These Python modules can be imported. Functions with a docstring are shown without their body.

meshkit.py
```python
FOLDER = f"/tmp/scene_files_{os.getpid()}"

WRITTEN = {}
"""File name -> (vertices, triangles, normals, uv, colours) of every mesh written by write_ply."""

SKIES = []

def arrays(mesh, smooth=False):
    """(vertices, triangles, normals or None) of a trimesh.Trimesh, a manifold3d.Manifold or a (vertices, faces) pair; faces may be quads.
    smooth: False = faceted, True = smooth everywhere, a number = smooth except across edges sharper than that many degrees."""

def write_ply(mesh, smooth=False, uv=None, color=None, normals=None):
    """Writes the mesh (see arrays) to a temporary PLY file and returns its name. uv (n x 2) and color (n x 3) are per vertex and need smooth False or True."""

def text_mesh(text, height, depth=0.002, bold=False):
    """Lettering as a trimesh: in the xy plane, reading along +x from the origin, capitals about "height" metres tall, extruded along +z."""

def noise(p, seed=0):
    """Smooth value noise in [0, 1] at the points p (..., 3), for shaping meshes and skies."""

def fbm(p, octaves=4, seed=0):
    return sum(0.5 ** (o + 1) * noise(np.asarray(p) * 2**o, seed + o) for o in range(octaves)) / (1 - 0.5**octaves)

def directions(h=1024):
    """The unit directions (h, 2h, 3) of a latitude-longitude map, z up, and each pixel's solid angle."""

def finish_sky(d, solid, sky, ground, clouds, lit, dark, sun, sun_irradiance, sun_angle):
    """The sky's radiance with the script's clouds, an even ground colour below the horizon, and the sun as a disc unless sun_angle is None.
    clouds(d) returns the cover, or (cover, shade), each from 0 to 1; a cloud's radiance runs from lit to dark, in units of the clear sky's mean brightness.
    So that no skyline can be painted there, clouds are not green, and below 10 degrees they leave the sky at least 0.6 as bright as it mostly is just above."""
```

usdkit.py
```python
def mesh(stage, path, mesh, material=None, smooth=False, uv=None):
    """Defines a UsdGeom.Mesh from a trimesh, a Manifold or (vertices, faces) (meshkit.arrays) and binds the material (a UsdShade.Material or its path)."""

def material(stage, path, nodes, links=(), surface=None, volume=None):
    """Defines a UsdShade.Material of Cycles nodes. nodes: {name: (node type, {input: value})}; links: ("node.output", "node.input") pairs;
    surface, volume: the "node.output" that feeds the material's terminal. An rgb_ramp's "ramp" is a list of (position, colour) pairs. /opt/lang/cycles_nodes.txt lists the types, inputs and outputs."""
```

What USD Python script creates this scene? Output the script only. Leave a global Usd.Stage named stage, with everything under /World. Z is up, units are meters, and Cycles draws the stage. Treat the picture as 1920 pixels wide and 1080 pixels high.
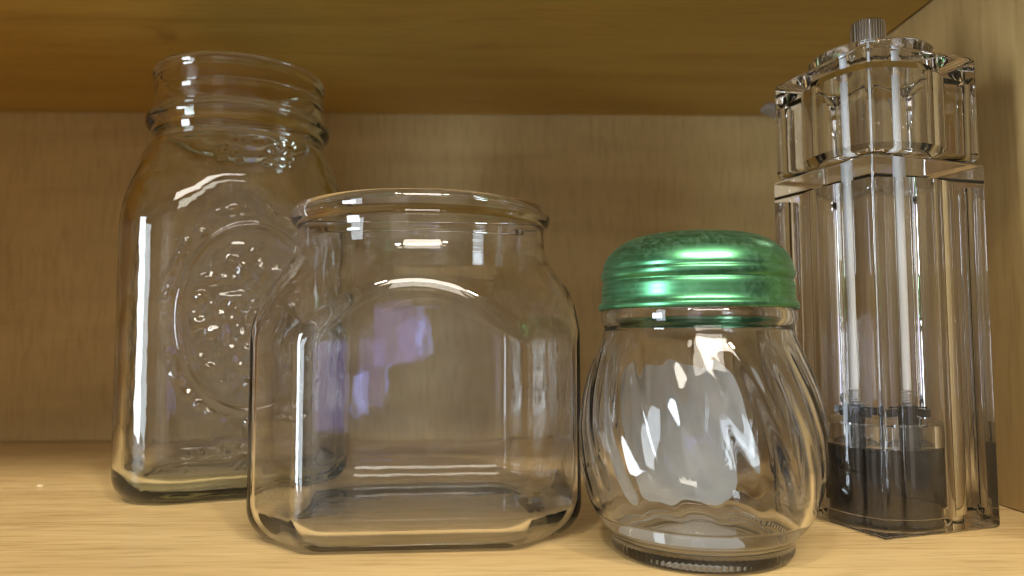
import math, random
import numpy as np, trimesh, manifold3d as m3
import usdkit, meshkit
from pxr import Usd, UsdGeom, UsdLux, UsdShade, Gf, Sdf

stage = Usd.Stage.CreateInMemory()
UsdGeom.SetStageUpAxis(stage, 'Z')
UsdGeom.SetStageMetersPerUnit(stage, 1.0)
UsdGeom.Xform.Define(stage, '/World')
rng = np.random.default_rng(7)

# ------------------------------------------------------------------ camera
F_PX, PITCH, YAW, ROLL, CAM_H = 1400.0, 3.9, 1.53, -0.15, 0.083
def camera():
    p, y, r = (math.radians(a) for a in (PITCH, YAW, ROLL))
    fwd = np.array([math.sin(y) * math.cos(p), math.cos(y) * math.cos(p), math.sin(p)])
    right = np.array([math.cos(y), -math.sin(y), 0.0])
    up = np.cross(right, fwd)
    r2, u2 = right * math.cos(r) + up * math.sin(r), -right * math.sin(r) + up * math.cos(r)
    cam = UsdGeom.Camera.Define(stage, '/World/camera')
    m = Gf.Matrix4d(*r2, 0, *u2, 0, *(-fwd), 0, 0, 0, CAM_H, 1)
    cam.AddTransformOp().Set(m)
    cam.CreateHorizontalApertureAttr(36.0)
    cam.CreateFocalLengthAttr(36.0 * F_PX / 1920)
    cam.CreateFStopAttr(8.0)
    cam.CreateFocusDistanceAttr(0.315)
    cam.CreateClippingRangeAttr(Gf.Vec2f(0.02, 100))
    cam.CreateExposureAttr(0.0)
camera()

# ------------------------------------------------------------------ lamps of the room in front of the cupboard
def aim(x, pos, target):
    pos, target = np.array(pos, float), np.array(target, float)
    z = pos - target; z /= np.linalg.norm(z)
    xx = np.cross([0, 0, 1.0], z); xx /= np.linalg.norm(xx)
    yy = np.cross(z, xx)
    x.AddTransformOp().Set(Gf.Matrix4d(*xx, 0, *yy, 0, *z, 0, *pos, 1))
def rect(name, pos, target, w, h, intensity, color):
    l = UsdLux.RectLight.Define(stage, '/World/' + name)
    l.CreateWidthAttr(w); l.CreateHeightAttr(h); l.CreateIntensityAttr(intensity); l.CreateColorAttr(Gf.Vec3f(*color))
    aim(l, pos, target)
def disk(name, pos, target, r, intensity, color):
    l = UsdLux.DiskLight.Define(stage, '/World/' + name)
    l.CreateRadiusAttr(r); l.CreateIntensityAttr(intensity); l.CreateColorAttr(Gf.Vec3f(*color))
    aim(l, pos, target)
AIM = (0, 0.3, 0.05)
disk('ceiling_lamp', (0.75, -1.15, 1.60), AIM, 0.085, 300, (1.0, 0.93, 0.76))
disk('ceiling_lamp_001', (-0.55, -1.00, 1.65), AIM, 0.08, 250, (1.0, 0.93, 0.76))
rect('window', (-2.2, -1.0, 0.08), (0, 0.32, 0.08), 0.55, 1.3, 27.0, (0.80, 0.91, 1.0))
rect('bright_room', (-0.62, -1.7, 0.10), (-0.62, 0.3, 0.10), 0.62, 1.5, 0.65, (1.0, 0.90, 0.78))
rect('bright_room_001', (-0.2, -2.2, 0.35), (-0.2, 0.3, 0.35), 4.6, 2.7, 0.30, (1.0, 0.90, 0.76))
rect('ceiling_panel', (0.10, -1.30, 1.60), (0.0, 0.3, 0.05), 1.1, 0.62, 20.0, (1.0, 0.93, 0.80))
VIOLET, BLUE = (0.40, 0.34, 1.0), (0.30, 0.40, 1.0)
for gx, gz, gw, gh, gi, gc in ((-0.060, 0.084, 0.044, 0.062, 1.5, VIOLET), (-0.034, 0.086, 0.006, 0.044, 5.0, BLUE),
                               (-0.138, 0.028, 0.050, 0.105, 1.4, VIOLET), (-0.171, 0.060, 0.010, 0.120, 4.0, BLUE), (-0.098, 0.020, 0.014, 0.050, 4.5, BLUE)):
    rect('phone_glow_%03d' % int(round((gx + 1) * 900)), (gx, -0.30 - gx * 0.05, gz), (gx, 0.3, gz), gw, gh, gi, gc)
dome = UsdLux.DomeLight.Define(stage, '/World/room_light')
dome.CreateIntensityAttr(1.0)
room = usdkit.material(stage, '/World/Looks/room_light', {'b': ('background_shader', {'color': (1.0, 0.84, 0.52), 'strength': 0.05})}, surface='b.background')
UsdShade.MaterialBindingAPI.Apply(dome.GetPrim()).Bind(room)

# ------------------------------------------------------------------ helpers
used = {}
def path_for(name, parent=None):
    base = (str(parent.GetPath()) if parent else '/World') + '/' + name
    n = used.get(base, 0); used[base] = n + 1
    return base if n == 0 else f'{base}_{n:03d}'
def data(prim, **kw):
    for k, v in kw.items():
        prim.SetCustomDataByKey(k, v)
    return prim
def obj(name, mesh, mat, parent=None, smooth=False, **kw):
    return data(usdkit.mesh(stage, path_for(name, parent), mesh, mat, smooth=smooth).GetPrim(), **kw)
def thing(name, loc, rotz=0.0, tilt=None, **kw):
    x = UsdGeom.Xform.Define(stage, path_for(name))
    x.AddTranslateOp().Set(Gf.Vec3d(*loc)); x.AddRotateZOp().Set(rotz)
    return data(x.GetPrim(), **kw)
def grid_closed(rings, cap0, cap1):
    """Closed mesh from an array of rings (n, m, 3) and two pole points."""
    n, m = rings.shape[:2]
    v = np.vstack([rings.reshape(-1, 3), [cap0], [cap1]])
    i, j = np.meshgrid(np.arange(n - 1), np.arange(m), indexing='ij')
    a, b = i * m + j, i * m + (j + 1) % m
    c, d = a + m, b + m
    f = np.vstack([np.stack([a, b, d], -1).reshape(-1, 3), np.stack([a, d, c], -1).reshape(-1, 3)])
    j = np.arange(m); k = (j + 1) % m
    f = np.vstack([f, np.stack([np.full(m, n * m), k, j], 1), np.stack([np.full(m, n * m + 1), (n - 1) * m + j, (n - 1) * m + k], 1)])
    return trimesh.Trimesh(v, f, process=False)
def vessel(outer, inner, th):
    """outer, inner: lists of (z, radii over th) from the base up and from the rim down."""
    prof = outer + inner
    rings = np.array([np.stack([r * np.cos(th), r * np.sin(th), np.broadcast_to(z, th.shape)], -1) for z, r in prof])
    return grid_closed(rings, [0, 0, np.mean(prof[0][0])], [0, 0, np.mean(prof[-1][0])])
def pchip(pts, z):
    from scipy.interpolate import PchipInterpolator
    p = np.array(sorted(pts)); return PchipInterpolator(p[:, 0], p[:, 1])(z)
def smin(a, b, k):
    h = np.clip(0.5 + 0.5 * (b - a) / k, 0, 1)
    return b * (1 - h) + a * h - k * h * (1 - h)
def curve(pts, n):
    """Evenly spaced points on a smooth curve through the given ones."""
    from scipy.interpolate import PchipInterpolator
    p = np.array(pts, float); s = np.r_[0, np.cumsum(np.hypot(*np.diff(p, axis=0).T))]
    t = np.linspace(0, s[-1], n)
    return np.stack([PchipInterpolator(s, p[:, 0])(t), PchipInterpolator(s, p[:, 1])(t)], 1)
def lathe(pts, m=128):
    th = np.linspace(0, 2 * np.pi, m, endpoint=False)
    rings = np.array([np.stack([r * np.cos(th), r * np.sin(th), np.full(m, z)], -1) for r, z in pts])
    return grid_closed(rings, [0, 0, pts[0][1]], [0, 0, pts[-1][1]])

# ------------------------------------------------------------------ materials
def wood(name, grain, dark, light, seed, rough=0.33, long=(3.5, 34, 34), wide=(34, 420, 420)):
    """Maple laminate: grain is the axis the fibres run along."""
    if grain == 'z': long, wide = long[::-1], wide[::-1]
    fig = {'x': (4, 16, 16), 'z': (16, 16, 4)}[grain]
    mid = tuple((a + b) / 2 for a, b in zip(dark, light))
    n = {
        'g': ('geometry', {}),
        'm1': ('mapping', {'location': (seed, seed * 2, seed * .7), 'scale': long}),
        'm2': ('mapping', {'location': (seed * 3, seed, seed), 'scale': wide}),
        'm3': ('mapping', {'location': (seed * 5, seed, seed * 2), 'scale': fig}),
        'n1': ('noise_texture', {'scale': 1.5, 'detail': 5.0, 'roughness': 0.5, 'distortion': 1.6}),
        'n2': ('noise_texture', {'scale': 1.0, 'detail': 3.0, 'roughness': 0.6}),
        'n3': ('noise_texture', {'scale': 1.0, 'detail': 4.0, 'roughness': 0.5, 'distortion': 1.4}),
        'r1': ('rgb_ramp', {'ramp': [(0.30, dark), (0.5, mid), (0.72, light)]}),
        'r2': ('rgb_ramp', {'ramp': [(0.30, (0.86, 0.84, 0.80)), (0.5, (1, 1, 1)), (0.8, (1.05, 1.05, 1.04))]}),
        'r3': ('rgb_ramp', {'ramp': [(0.27, (0.70, 0.64, 0.56)), (0.36, (0.98, 0.97, 0.96)), (0.7, (1.04, 1.03, 1.0))]}),
        'x1': ('mix_color', {'blend_type': 'multiply', 'fac': 1.0, 'use_clamp': False}),
        'x2': ('mix_color', {'blend_type': 'multiply', 'fac': 0.8, 'use_clamp': False}),
        'b': ('bump', {'strength': 0.12, 'distance': 0.0004, 'use_object_space': False}),
        'rr': ('map_range', {'from_min': 0.3, 'from_max': 0.7, 'to_min': rough - .05, 'to_max': rough + .09}),
        'p': ('principled_bsdf', {'specular_ior_level': 0.4}),
    }
    l = [('g.position', 'm1.vector'), ('g.position', 'm2.vector'), ('g.position', 'm3.vector'), ('m1.vector', 'n1.vector'), ('m2.vector', 'n2.vector'), ('m3.vector', 'n3.vector'),
         ('n1.fac', 'r1.fac'), ('n2.fac', 'r2.fac'), ('n3.fac', 'r3.fac'), ('r1.color', 'x1.a'), ('r2.color', 'x1.b'), ('x1.result', 'x2.a'), ('r3.color', 'x2.b'),
         ('x2.result', 'p.base_color'), ('n2.fac', 'b.height'), ('b.normal', 'p.normal'), ('n2.fac', 'rr.value'), ('rr.result', 'p.roughness')]
    return usdkit.material(stage, '/World/Looks/' + name, n, l, surface='p.BSDF')
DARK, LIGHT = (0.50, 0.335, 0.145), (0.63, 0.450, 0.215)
DARK_T, LIGHT_T = (0.47, 0.340, 0.155), (0.58, 0.436, 0.205)     # the thinner boards of the back and the shelf above are a yellower print
W_floor = wood('maple_shelf', 'x', DARK, LIGHT, 1.3)
W_back = wood('maple_back', 'x', DARK_T, LIGHT_T, 4.1, 0.42, (2.0, 13, 13), (330, 330, 45))
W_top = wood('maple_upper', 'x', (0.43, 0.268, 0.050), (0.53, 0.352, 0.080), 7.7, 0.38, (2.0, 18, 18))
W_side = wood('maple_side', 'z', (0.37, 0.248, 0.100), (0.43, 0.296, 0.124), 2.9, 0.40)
W_left = wood('maple_side_light', 'z', DARK, LIGHT, 5.5, 0.40)
def glass(name, ior, absorb, density, bump=None, haze=(0.0, 0.02), hscale=70):
    """Clear glass with a faint, uneven film of dust and finger marks."""
    n = {'p': ('principled_bsdf', {'base_color': (1, 1, 1), 'roughness': 0.0, 'ior': ior, 'transmission_weight': 1.0}),
         'd': ('diffuse_bsdf', {'color': (0.82, 0.81, 0.79)}), 'g': ('geometry', {}), 'n2': ('noise_texture', {'scale': hscale, 'detail': 6.0, 'roughness': 0.65}),
         'r': ('map_range', {'from_min': 0.42, 'from_max': 0.72, 'to_min': haze[0], 'to_max': haze[1], 'clamp': True}), 'm': ('mix_closure', {}),
         'v': ('absorption_volume', {'color': absorb, 'density': density})}
    l = [('g.position', 'n2.vector'), ('n2.fac', 'r.value'), ('r.result', 'm.fac'), ('p.BSDF', 'm.closure1'), ('d.BSDF', 'm.closure2')]
    if bump:
        n |= {'n': ('noise_texture', {'scale': bump[0], 'detail': 2.0}), 'b': ('bump', {'strength': 1.0, 'distance': bump[1]})}
        l += [('g.position', 'n.vector'), ('n.fac', 'b.height'), ('b.normal', 'p.normal')]
    return usdkit.material(stage, '/World/Looks/' + name, n, l, surface='m.closure', volume='v.volume')
G_mason = glass('mason_glass', 1.5, (0.50, 0.82, 0.60), 12, bump=(60, 0.00022))
G_square = glass('jar_glass', 1.5, (0.72, 0.85, 0.80), 4, bump=(45, 0.00012))
G_shaker = glass('shaker_glass', 1.5, (0.75, 0.85, 0.78), 6)
G_acrylic = glass('acrylic', 1.49, (0.93, 0.90, 0.90), 3, haze=(0.0, 0.010), hscale=120)
def metal(name, color, rough):
    return usdkit.material(stage, '/World/Looks/' + name, {'p': ('principled_bsdf', {'base_color': color, 'metallic': 1.0, 'roughness': rough})}, surface='p.BSDF')
M_steel = metal('brushed_steel', (0.62, 0.60, 0.57), 0.16)
M_shaft = usdkit.material(stage, '/World/Looks/white_rod', {'p': ('principled_bsdf', {'base_color': (0.86, 0.89, 0.93), 'roughness': 0.25})}, surface='p.BSDF')
M_black = usdkit.material(stage, '/World/Looks/black_plastic', {'p': ('principled_bsdf', {'base_color': (0.004, 0.004, 0.005), 'roughness': 0.12, 'specular_ior_level': 0.3})}, surface='p.BSDF')
M_clip = usdkit.material(stage, '/World/Looks/grey_plastic', {'p': ('principled_bsdf', {'base_color': (0.30, 0.27, 0.25), 'roughness': 0.4})}, surface='p.BSDF')
M_crumb = usdkit.material(stage, '/World/Looks/crumb', {'p': ('principled_bsdf', {'base_color': (0.72, 0.60, 0.40), 'roughness': 0.8})}, surface='p.BSDF')
M_label = usdkit.material(stage, '/World/Looks/label_paper', {
    'd': ('diffuse_bsdf', {'color': (0.93, 0.92, 0.90)}), 't': ('translucent_bsdf', {'color': (0.93, 0.92, 0.90)}), 'm': ('mix_closure', {'fac': 0.15})},
    [('d.BSDF', 'm.closure1'), ('t.BSDF', 'm.closure2')], surface='m.closure')
M_lid = usdkit.material(stage, '/World/Looks/green_anodised_lid', {
    'g': ('geometry', {}),
    'n1': ('noise_texture', {'scale': 20, 'detail': 8.0, 'roughness': 0.66}),
    'n2': ('noise_texture', {'scale': 420, 'detail': 4.0, 'roughness': 0.7}),
    'ms': ('mapping', {'scale': (6, 6, 900)}),
    'n3': ('noise_texture', {'scale': 1.0, 'detail': 3.0}),
    'r1': ('rgb_ramp', {'ramp': [(0.28, (0.075, 0.29, 0.125)), (0.50, (0.110, 0.375, 0.175)), (0.75, (0.13, 0.41, 0.20))]}),
    'r2': ('rgb_ramp', {'ramp': [(0.42, (0.05, .05, .05)), (0.6, (0.22, 0.22, 0.22)), (0.8, (0.4, 0.4, 0.4))]}),
    'rr': ('map_range', {'from_min': 0.3, 'from_max': 0.7, 'to_min': 0.26, 'to_max': 0.38}),
    'p': ('principled_bsdf', {'metallic': 1.0}),
    'd': ('diffuse_bsdf', {'color': (0.22, 0.42, 0.28)}),
    'mx': ('math', {'math_type': 'multiply'}),
    'm': ('mix_closure', {})},
    [('g.position', 'n1.vector'), ('g.position', 'n2.vector'), ('g.position', 'ms.vector'), ('ms.vector', 'n3.vector'), ('n1.fac', 'r1.fac'), ('n2.fac', 'r2.fac'), ('n3.fac', 'rr.value'),
     ('rr.result', 'p.roughness'), ('r1.color', 'p.base_color'), ('p.BSDF', 'm.closure1'), ('d.BSDF', 'm.closure2'), ('r2.color', 'mx.value1'), ('n1.fac', 'mx.value2'), ('mx.value', 'm.fac')], surface='m.closure')

# ------------------------------------------------------------------ the cupboard
BACK_Y, TOP_Z, SIDE_X, FRONT_Y = 0.629, 0.2747, 0.2517, 0.235
def box(x0, x1, y0, y1, z0, z1):
    return trimesh.creation.box(bounds=[[x0, y0, z0], [x1, y1, z1]])
LEFT_X = -0.56
obj('shelf_floor', box(LEFT_X - .016, SIDE_X + .016, FRONT_Y - .02, BACK_Y + .006, -0.018, 0), W_floor, kind='structure')
obj('back_wall', box(LEFT_X - .016, SIDE_X + .016, BACK_Y, BACK_Y + .006, 0.0005, TOP_Z + .017), W_back, kind='structure')
obj('upper_shelf', box(LEFT_X + .001, SIDE_X - .0022, FRONT_Y, BACK_Y - .0015, TOP_Z, TOP_Z + .018), W_top, kind='structure')
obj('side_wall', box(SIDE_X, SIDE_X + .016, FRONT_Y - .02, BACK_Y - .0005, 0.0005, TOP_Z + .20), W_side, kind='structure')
obj('side_wall', box(LEFT_X - .016, LEFT_X, FRONT_Y - .02, BACK_Y - .0005, 0.0005, TOP_Z + .20), W_left, kind='structure')

# ------------------------------------------------------------------ tall jar with the embossed oval
def sq_radius(th, half, rc):
    """Radius over the angle of a square with rounded corners."""
    t = (th + np.pi / 4) % (np.pi / 2) - np.pi / 4
    a = np.abs(t); r = half / np.cos(a)
    c = half - rc                       # corner centre (c, c)
    k = c * (np.cos(a) + np.sin(a))
    disc = np.maximum(k * k - 2 * c * c + rc * rc, 0)
    return np.where(np.tan(a) * half > c, k + np.sqrt(disc), r)
def mason_jar():
    m = 720
    u = np.linspace(0, 2 * np.pi, m, endpoint=False)
    th = u + 0.35 * np.sin(u) * 1.0     # denser about th = pi, turned to the front below
    th = th + np.pi / 2 + 0.0           # th = 3 pi / 2 (front, -y) is where u = pi
    half, H = 0.0602, 0.250
    sq = sq_radius(th, half, 0.032)
    ca = np.cos(th); sa = np.sin(th)
    neck = [(0.250, 46.2), (0.2492, 47.8), (0.247, 48.6), (0.2455, 48.4), (0.243, 47.3), (0.2235, 47.6), (0.2215, 49.5), (0.2195, 51.4), (0.2165, 51.8), (0.2135, 50.6), (0.2105, 48.3), (0.206, 47.8)]
    should = [(0.206, 47.8), (0.2005, 50.8), (0.191, 54.8), (0.183, 57.2), (0.175, 58.8), (0.165, 59.8), (0.155, 60.1), (0.140, 60.2)]
    r0 = random.Random(5)
    bumps = []
    for k in range(34):                 # the bunch of fruit within the oval
        a, q = r0.random() * 6.283, math.sqrt(r0.random()) * 0.72
        bumps.append((0.033 * q * math.cos(a), 0.046 * q * math.sin(a) - 0.004, r0.uniform(.0016, .0036), r0.uniform(.0005, .0011)))
    for k in range(5):
        for j in range(5 - k):          # grapes
            bumps.append((-0.004 + 0.0048 * (j - (4 - k) / 2), 0.008 - 0.0045 * k, 0.0019, 0.0013))
    for k in range(34):                 # leaves round the oval
        a = k / 34 * 6.283
        if -0.5 < math.cos(a) and math.sin(a) < -0.75: continue
        q = r0.uniform(1.08, 1.25)
        bumps.append((0.035 * q * math.cos(a), 0.050 * q * math.sin(a), r0.uniform(.0014, .003), r0.uniform(.0003, .0008)))
    for k in range(16):
        bumps.append((r0.uniform(-.03, .03), r0.uniform(-.082, -.066), r0.uniform(.0012, .002), r0.uniform(.0004, .0007)))
    for k in range(24):
        bumps.append((r0.uniform(-.02, .022), r0.choice([.087, .093, .100, .104]) + r0.uniform(-.001, .001), r0.uniform(.0012, .0030), r0.uniform(.0004, .0008)))
    bumps = [(a, b, c * 0.75, d * 0.75) for a, b, c, d in bumps]
    def emboss(x, z):
        X, Z = x - 0.0055, z - 0.0985
        rho = np.sqrt((X / 0.035) ** 2 + (Z / 0.0505) ** 2)
        d = 0.0009 * np.exp(-((rho - 1) / 0.030) ** 2)
        relief = np.clip(meshkit.noise(np.stack([X * 210, np.full_like(X, z * 210), X * 0], -1), 3) - 0.42, 0, 1) * 0.0036
        inside = np.clip((0.86 - rho) / 0.10, 0, 1) + np.clip((rho - 1.06) / 0.04, 0, 1) * np.clip((1.26 - rho) / 0.08, 0, 1) * (abs(Z) > 0.012)
        d = d + relief * inside
        for bx, bz, br, ba in bumps:
            d = d + ba * np.exp(-((X - bx) ** 2 + (Z - bz) ** 2) / (br * br))
        return np.where(sa < -0.2, d, 0)
    outer = []
    fil, base = 0.016, 0.0
    outer.append((np.full(m, 0.0035), sq * 0.30)); outer.append((np.full(m, 0.0025), sq * 0.70)); outer.append((np.full(m, 0.0004), sq - 0.0150))
    for a in np.linspace(0, np.pi / 2, 14):
        outer.append((np.full(m, fil * 0.9 * (1 - math.cos(a))), sq - 0.0125 * (1 - math.sin(a)) ** 1.0))
    for z in np.arange(0.0165, 0.2495, 0.00085):
        if z < 0.206:
            k = float(pchip(should, min(max(z, 0.14), 0.206))) / 1000
            w = np.clip((z - 0.150) / 0.050, 0, 1); w = w * w * (3 - 2 * w)
            body = sq if z <= 0.14 else (sq * (1 - w) + half * w) * (k / half)
            r = body + (emboss(body * ca, z) if z < 0.203 else 0)
        else:
            r = np.full(m, float(pchip(neck, z)) / 1000)
            for off in (0.003,):   # screw thread
                zz = 0.2295 + off + 0.0065 * ((th - 3.6) % (2 * np.pi)) / (2 * np.pi)
                fade = np.sin(np.clip(((th - 3.6 + off * 90) % (2 * np.pi)) / (2 * np.pi), 0, 1) * np.pi) ** 0.35
                r = r + 0.0007 * fade * np.exp(-((z - zz) / 0.0016) ** 2)
        outer.append((np.full(m, z), r))
    for z, r in ((0.2497, 46.9), (0.2502, 45.6), (0.2497, 44.4), (0.2488, 43.9)):
        outer.append((np.full(m, z), np.full(m, r / 1000)))
    inner = []
    t = 0.0052
    wav = lambda z: 0.00035 * (meshkit.fbm(np.stack([ca * 1.6, sa * 1.6, np.full(m, z * 22)], -1) + 5, 3, 3) - .5) * 2
    for z in np.arange(0.247, 0.017, -0.002):
        if z > 0.210: r = np.full(m, 0.0430)
        elif z > 0.14:
            zz = min(z + 0.003, 0.206)
            k = float(pchip(should, zz)) / 1000
            w = np.clip((zz - 0.150) / 0.050, 0, 1); w = w * w * (3 - 2 * w)
            r = (sq * (1 - w) + half * w) * (k / half) - t
            r = np.where(r < 0.0430, 0.0430, r)
        else: r = sq - t
        inner.append((np.full(m, z), r + wav(z)))
    for a in np.linspace(0.1, np.pi / 2, 12):
        inner.append((np.full(m, 0.0075 + 0.011 * (1 - math.sin(a))), sq - t - 0.014 * (1 - math.cos(a))))
    for q in (0.55, 0.25):
        inner.append((np.full(m, 0.0068 + 0.002 * (1 - q)), sq * q))
    me = vessel(outer, inner, th)
    me.apply_transform(trimesh.transformations.rotation_matrix(math.radians(20), [0, 0, 1]))
    me.vertices[:, 2] *= 0.957
    me.apply_translation([-0.1510, 0.446, 0.0002])
    return me
obj('mason_jar', mason_jar(), G_mason, smooth=True, label='tall clear glass canning jar with threaded neck and embossed oval, standing behind the wide jar', category='jar')

# ------------------------------------------------------------------ wide eight-sided jar
def square_jar():
    m = 512
    th = np.linspace(0, 2 * np.pi, m, endpoint=False)
    ap, ch = 0.0700, (0.0700 + 0.0435) / math.sqrt(2)
    def octo(inset, k=0.004):
        r = None
        for i in range(8):
            c = np.cos(th - i * np.pi / 4)
            d = np.where(c > 0.3, ((ap if i % 2 == 0 else ch) - inset) / np.maximum(c, 0.3), 1.0)
            r = d if r is None else smin(r, d, k)
        return r
    dome = [(0.132, 58.5), (0.127, 58.9), (0.122, 60.5), (0.116, 64.4), (0.110, 68.8), (0.104, 72.8), (0.098, 76.5), (0.092, 79.8), (0.085, 83.2), (0.078, 86.5), (0.07, 90)]
    rim = [(0.132, 58.5), (0.1365, 58.3), (0.1385, 59.2), (0.1400, 60.8), (0.1425, 61.5), (0.1450, 61.1), (0.1465, 60.0), (0.1475, 58.4)]
    o8 = octo(0)
    outer = [(np.full(m, 0.0030), o8 * 0.35), (np.full(m, 0.0022), o8 * 0.72), (np.full(m, 0.0003), octo(0.016)), (np.full(m, 0.0), octo(0.0135))]
    for a in np.linspace(0.15, np.pi / 2, 14):
        outer.append((np.full(m, 0.0145 * (1 - math.cos(a))), octo(0.0125 * (1 - math.sin(a)))))
    for z in np.arange(0.016, 0.1315, 0.001):
        r = o8 if z < 0.07 else smin(o8, np.full(m, float(pchip(dome, z)) / 1000), 0.0022)
        outer.append((np.full(m, z), r))
    for r, z in curve([(b / 1000, a) for a, b in rim], 22): outer.append((np.full(m, z), np.full(m, r)))
    for r, z in ((0.0576, 0.1477), (0.0564, 0.1473), (0.0558, 0.1460)): outer.append((np.full(m, z), np.full(m, r)))
    inner = []
    t = 0.0036
    i8 = octo(t, 0.004)
    for z in np.arange(0.144, 0.0175, -0.0015):
        if z > 0.128: r = np.full(m, 0.0552)
        else: r = i8 if z < 0.07 else smin(i8, np.full(m, float(pchip(dome, min(z + .0015, .132))) / 1000 - t), 0.0025)
        w = 0.0003 * (meshkit.fbm(np.stack([np.cos(th) * 1.5, np.sin(th) * 1.5, np.full(m, z * 14)], -1) + 9, 2, 4) - .5) * 2
        inner.append((np.full(m, z), r + w))
    for a in np.linspace(0.1, np.pi / 2, 12):
        inner.append((np.full(m, 0.0050 + 0.0115 * (1 - math.sin(a))), octo(t + 0.0125 * (1 - math.cos(a)), 0.004)))
    for q in (0.6, 0.3): inner.append((np.full(m, 0.0048 + 0.0012 * (1 - q)), i8 * q))
    me = vessel(outer, inner, th)
    me.apply_transform(trimesh.transformations.rotation_matrix(math.radians(2.5), [0, 0, 1]))
    me.vertices[:, 2] *= 0.978
    me.apply_translation([-0.0335, 0.3600, 0.0002])
    return me
obj('wide_jar', square_jar(), G_square, smooth=True, label='wide clear glass jar with flat arched panels, chamfered corners and a round open rim', category='jar')

# ------------------------------------------------------------------ cheese shaker
SH = (0.0822, 0.2985, 0.0002)
shk = thing('shaker', SH, label='small bulging glass shaker with swirled flutes and a green metal lid', category='shaker')
SH_PROF = [(0.0, 33.0), (0.0012, 35.0), (0.003, 35.7), (0.0055, 35.9), (0.0075, 36.6), (0.0105, 39.3), (0.016, 43.2), (0.026, 46.7), (0.037, 48.4), (0.046, 48.6), (0.057, 47.2), (0.068, 44.3), (0.078, 40.6), (0.084, 38.2), (0.087, 37.6), (0.0885, 38.6), (0.0905, 39.1), (0.0930, 38.9)]
def shaker_r(z, th):
    r = float(pchip(SH_PROF, np.clip(z, 0, 0.093))) * 0.98 / 1000
    w = np.clip((z - 0.016) / 0.026, 0, 1) * np.clip((0.084 - z) / 0.014, 0, 1); w = w * w * (3 - 2 * w)
    ph = 20 * (th + 8.0 * (z - 0.05))
    return r + w * 0.00042 * (np.cos(ph) + 0.18 * np.cos(2 * ph)) - w * 0.0002
def shaker_body():
    m = 720
    th = np.linspace(0, 2 * np.pi, m, endpoint=False)
    F = lambda v: np.full(m, v)
    outer = [(F(0.004), F(0.012)), (F(0.0035), F(0.026)), (F(0.0004), F(0.031))]
    for z in np.r_[0, 0.0006, 0.0012, 0.002, 0.003, 0.004, 0.005, np.arange(0.006, 0.0932, 0.001)]:
        kn = 0.00012 * np.sin(96 * th) * math.exp(-((z - 0.0035) / 0.0014) ** 2) if z < 0.01 else 0
        outer.append((F(z), shaker_r(z, th) + kn))
    outer += [(F(0.0940), F(0.0375)), (F(0.0950), F(0.0365)), (F(0.1060), F(0.0362)), (F(0.1066), F(0.0355)), (F(0.1066), F(0.0342)), (F(0.1060), F(0.0335))]
    inner = []
    for z in np.arange(0.105, 0.0135, -0.0015):
        if z > 0.088: r = F(0.0332)
        else: r = np.minimum(F(float(pchip(SH_PROF, z)) / 1000 - 0.0042) + 0.22 * (shaker_r(z, th) - float(pchip(SH_PROF, z)) / 1000), 1)
        inner.append((F(z), r))
    rb = inner[-1][1]
    for a in np.linspace(0.15, np.pi / 2, 8):
        inner.append((F(0.0070 + 0.005 * (1 - math.sin(a))), rb - 0.010 * (1 - math.cos(a))))
    inner += [(F(0.0072), rb * 0.5), (F(0.0080), rb * 0.2)]
    return vessel(outer, inner, th)
obj('glass_body', shaker_body(), G_shaker, shk, smooth=True)
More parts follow.
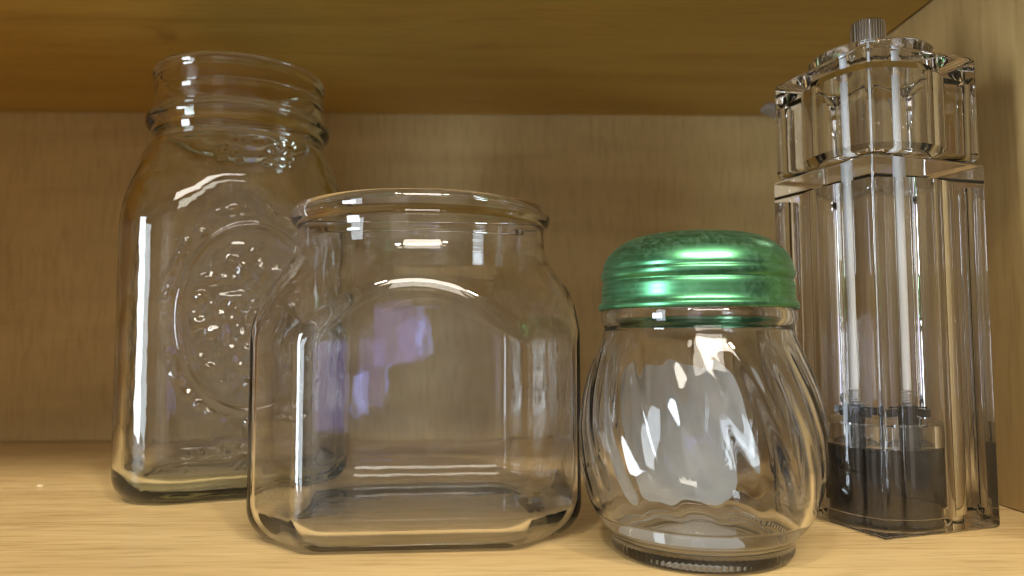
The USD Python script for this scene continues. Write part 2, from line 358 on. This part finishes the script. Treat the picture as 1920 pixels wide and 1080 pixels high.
lid_prof = [(38.2, .0946), (39.2, .0940), (40.0, .0946), (40.1, .0957), (39.5, .0966), (38.9, .0975), (38.6, .0990), (38.5, .1030), (38.3, .1043), (37.7, .1052), (38.4, .1064), (38.8, .1076), (38.7, .1088), (38.0, .1098),
            (38.1, .1106), (37.6, .1126), (36.3, .1152), (34.2, .1177), (31.4, .1200), (28.0, .1219), (24.0, .1233), (18, .1243), (10, .1250), (1, .1251)]
lin = [(1, .1242), (19, .1235), (26.5, .1216), (32.2, .1180), (35.6, .1138), (37.1, .1100), (37.2, .0990), (37.4, .0952)]
lp = [(r / 1000, z) for r, z in curve([(a, b * 1000) for a, b in lid_prof], 130)]
lp = [(r * 0.978, z / 1000) for r, z in lp]
li = [(a * 0.978 / 1000, b) for a, b in lin]
def lid_mesh():
    m = lathe(lp + li, 180)                          # closed shell: up the outside, down the inside
    n = 180; v, f = m.vertices, m.faces
    f = f[(f < len(v) - 2).all(1)]                   # join the two ends instead of capping them
    a = (len(lp) + len(li) - 1) * n; j = np.arange(n); k = (j + 1) % n
    f = np.vstack([f, np.stack([a + j, a + k, k], 1), np.stack([a + j, k, j], 1)])
    return trimesh.Trimesh(v[:-2], f, process=False)
lid = obj('lid', lid_mesh(), M_lid, shk, smooth=50)
def label_mesh():
    nu, nv = 90, 60
    V = []
    for s in (0.0004, 0.0006):
        for j in range(nv + 1):
            zt = j / nv * 2 - 1
            for i in range(nu + 1):
                xt = i / nu * 2 - 1
                wx = (1 - abs(zt) ** 5) ** 0.2 if abs(zt) < 1 else 0.0
                wx = max(wx, 0.55)
                a = np.pi / 2 - 0.02 + xt * 0.70 * wx
                z = 0.0410 + zt * 0.0315
                r = float(shaker_r(z, np.array([a]))[0]) + s + 0.0002
                V.append((r * math.cos(a), r * math.sin(a), z))
    n = (nu + 1) * (nv + 1); Fc = []
    for j in range(nv):
        for i in range(nu):
            a = j * (nu + 1) + i; b, c, d = a + 1, a + nu + 2, a + nu + 1
            Fc += [(a, c, b), (a, d, c), (n + a, n + b, n + c), (n + a, n + c, n + d)]
    edge = [i for i in range(nu + 1)] + [j * (nu + 1) + nu for j in range(1, nv + 1)] + [nv * (nu + 1) + i for i in range(nu - 1, -1, -1)] + [j * (nu + 1) for j in range(nv - 1, 0, -1)]
    for a, b in zip(edge, edge[1:] + edge[:1]):
        Fc += [(a, b, n + b), (a, n + b, n + a)]
    return trimesh.Trimesh(V, Fc, process=False)
obj('label', label_mesh(), M_label, shk, smooth=40)

# ------------------------------------------------------------------ acrylic pepper mill
S = 0.0646
mill = thing('pepper_mill', (0.1822, 0.3481, 0.0002), -27.8 + 45, label='tall square clear acrylic pepper mill with black grinder and ribbed steel knob', category='pepper mill')
def rbox(s, z0, z1, rv, re):
    """A square block with rounded edges: rv on the uprights, re top and bottom."""
    h = s / 2
    ms = []
    for sx in (-1, 1):
        for sy in (-1, 1):
            for z in (z0 + re, z1 - re):
                ms.append(m3.Manifold.sphere(1.0, 40).scale((rv, rv, re)).translate((sx * (h - rv), sy * (h - rv), z)))
    return m3.Manifold.batch_hull(ms)
def cyl(r0, z0, z1, n=160, r1=None):
    return m3.Manifold.cylinder(z1 - z0, r0, r1 if r1 else r0, n).translate((0, 0, z0))
body = rbox(S, 0, 0.1612, 0.0016, 0.0016) - cyl(0.0275, 0.0055, 0.1530) - cyl(0.0255, -1, 0.006)
obj('body', body, G_acrylic, mill, smooth=35)
hb = 0.1622
head = rbox(S * 0.978, hb, hb + 0.0488, 0.0030, 0.0028) + m3.Manifold.batch_hull([cyl(0.0276, hb + 0.044, hb + 0.0540), cyl(0.0270, hb + 0.0540, hb + 0.0549), cyl(0.0258, hb + 0.0549, hb + 0.0556)])
cav = m3.Manifold.batch_hull([cyl(0.0250, hb + 0.007, hb + 0.0405), cyl(0.0215, hb + 0.0030, hb + 0.0440)])
head = head - cav - cyl(0.0036, hb - 1, hb + 1)
obj('head', head, G_acrylic, mill, smooth=35)
obj('shaft', cyl(0.0033, 0.045, hb + 0.053, 48), M_shaft, mill, smooth=40)
def knob():
    r, n = 0.0074, 34
    a = np.linspace(0, 2 * np.pi, n * 6, endpoint=False)
    rr = r + 0.00055 * np.clip(np.cos(a * n) * 1.6, -1, 1)
    prof = [(0.93, 0.0), (1.0, 0.0006), (1.0, 0.0160), (0.93, 0.0171), (0.80, 0.0174)]
    rings = np.array([np.stack([np.where(k > .99, rr, r) * k * np.cos(a), np.where(k > .99, rr, r) * k * np.sin(a), np.full(len(a), z)], -1) for k, z in prof])
    return grid_closed(rings, [0, 0, 0], [0, 0, 0.0174])
kn = knob(); kn.apply_translation([0, 0, hb + 0.0560])
obj('knob', kn, M_steel, mill, smooth=30)
obj('grinder', cyl(0.0262, 0.0095, 0.0345) + cyl(0.0235, 0.0012, 0.0097), M_black, mill, smooth=35)
obj('retaining_ring', cyl(0.0266, 0.0352, 0.0445) - cyl(0.018, 0, 1), G_acrylic, mill, smooth=35)
hub = cyl(0.0075, 0.0347, 0.0520) - cyl(0.0036, 0.048, 1)
for k in range(3):
    hub = hub + m3.Manifold.cube((0.034, 0.004, 0.0035), True).translate((0, 0, 0.0490)).rotate((0, 0, k * 60))
obj('grinder_hub', hub - cyl(0.0035, 0.0449, 1), M_black, mill, smooth=35)
def coil(R, r, z0, z1, turns, n=150, k=8):
    a = np.linspace(0, 2 * np.pi * turns, n)
    q = np.linspace(0, 2 * np.pi, k, endpoint=False)
    rr = R + r * np.cos(q)[None, :]
    rings = np.stack([rr * np.cos(a)[:, None], rr * np.sin(a)[:, None], np.linspace(z0, z1, n)[:, None] + r * np.sin(q)[None, :]], -1)
    c = rings.mean(1)
    return grid_closed(rings[:, ::-1], c[0], c[-1])
obj('spring', coil(0.0045, 0.0006, 0.0528, 0.0590, 5), M_steel, mill, smooth=True)

# ------------------------------------------------------------------ small things
clip = m3.Manifold.batch_hull([m3.Manifold.cube((0.026, 0.016, 0.003)).translate((0, 0, 0.008)), m3.Manifold.cube((0.004, 0.016, 0.012)).translate((0.022, 0, -0.001))]) + m3.Manifold.cylinder(0.004, 0.0025, 0.0025, 24).rotate((0, 90, 0)).translate((0.0225, 0.008, -0.003))
clip = clip.translate((SIDE_X - 0.0268, 0.592, TOP_Z - 0.0113))
obj('shelf_support', clip, M_clip, label='small grey plastic shelf support in the upper corner behind the pepper mill', category='shelf support')
cr = trimesh.creation.icosphere(2, 1.0)
cr.vertices *= 1 + 0.5 * (meshkit.noise(cr.vertices * 1.7 + 3)[:, None] - 0.5)
cr.apply_scale([0.0019, 0.0010, 0.0006])
cr.apply_translation([-0.2562, 0.4368, 0.0006])
obj('crumb', cr, M_crumb, smooth=True, label='pale crumb lying on the shelf left of the tall jar', category='crumb')
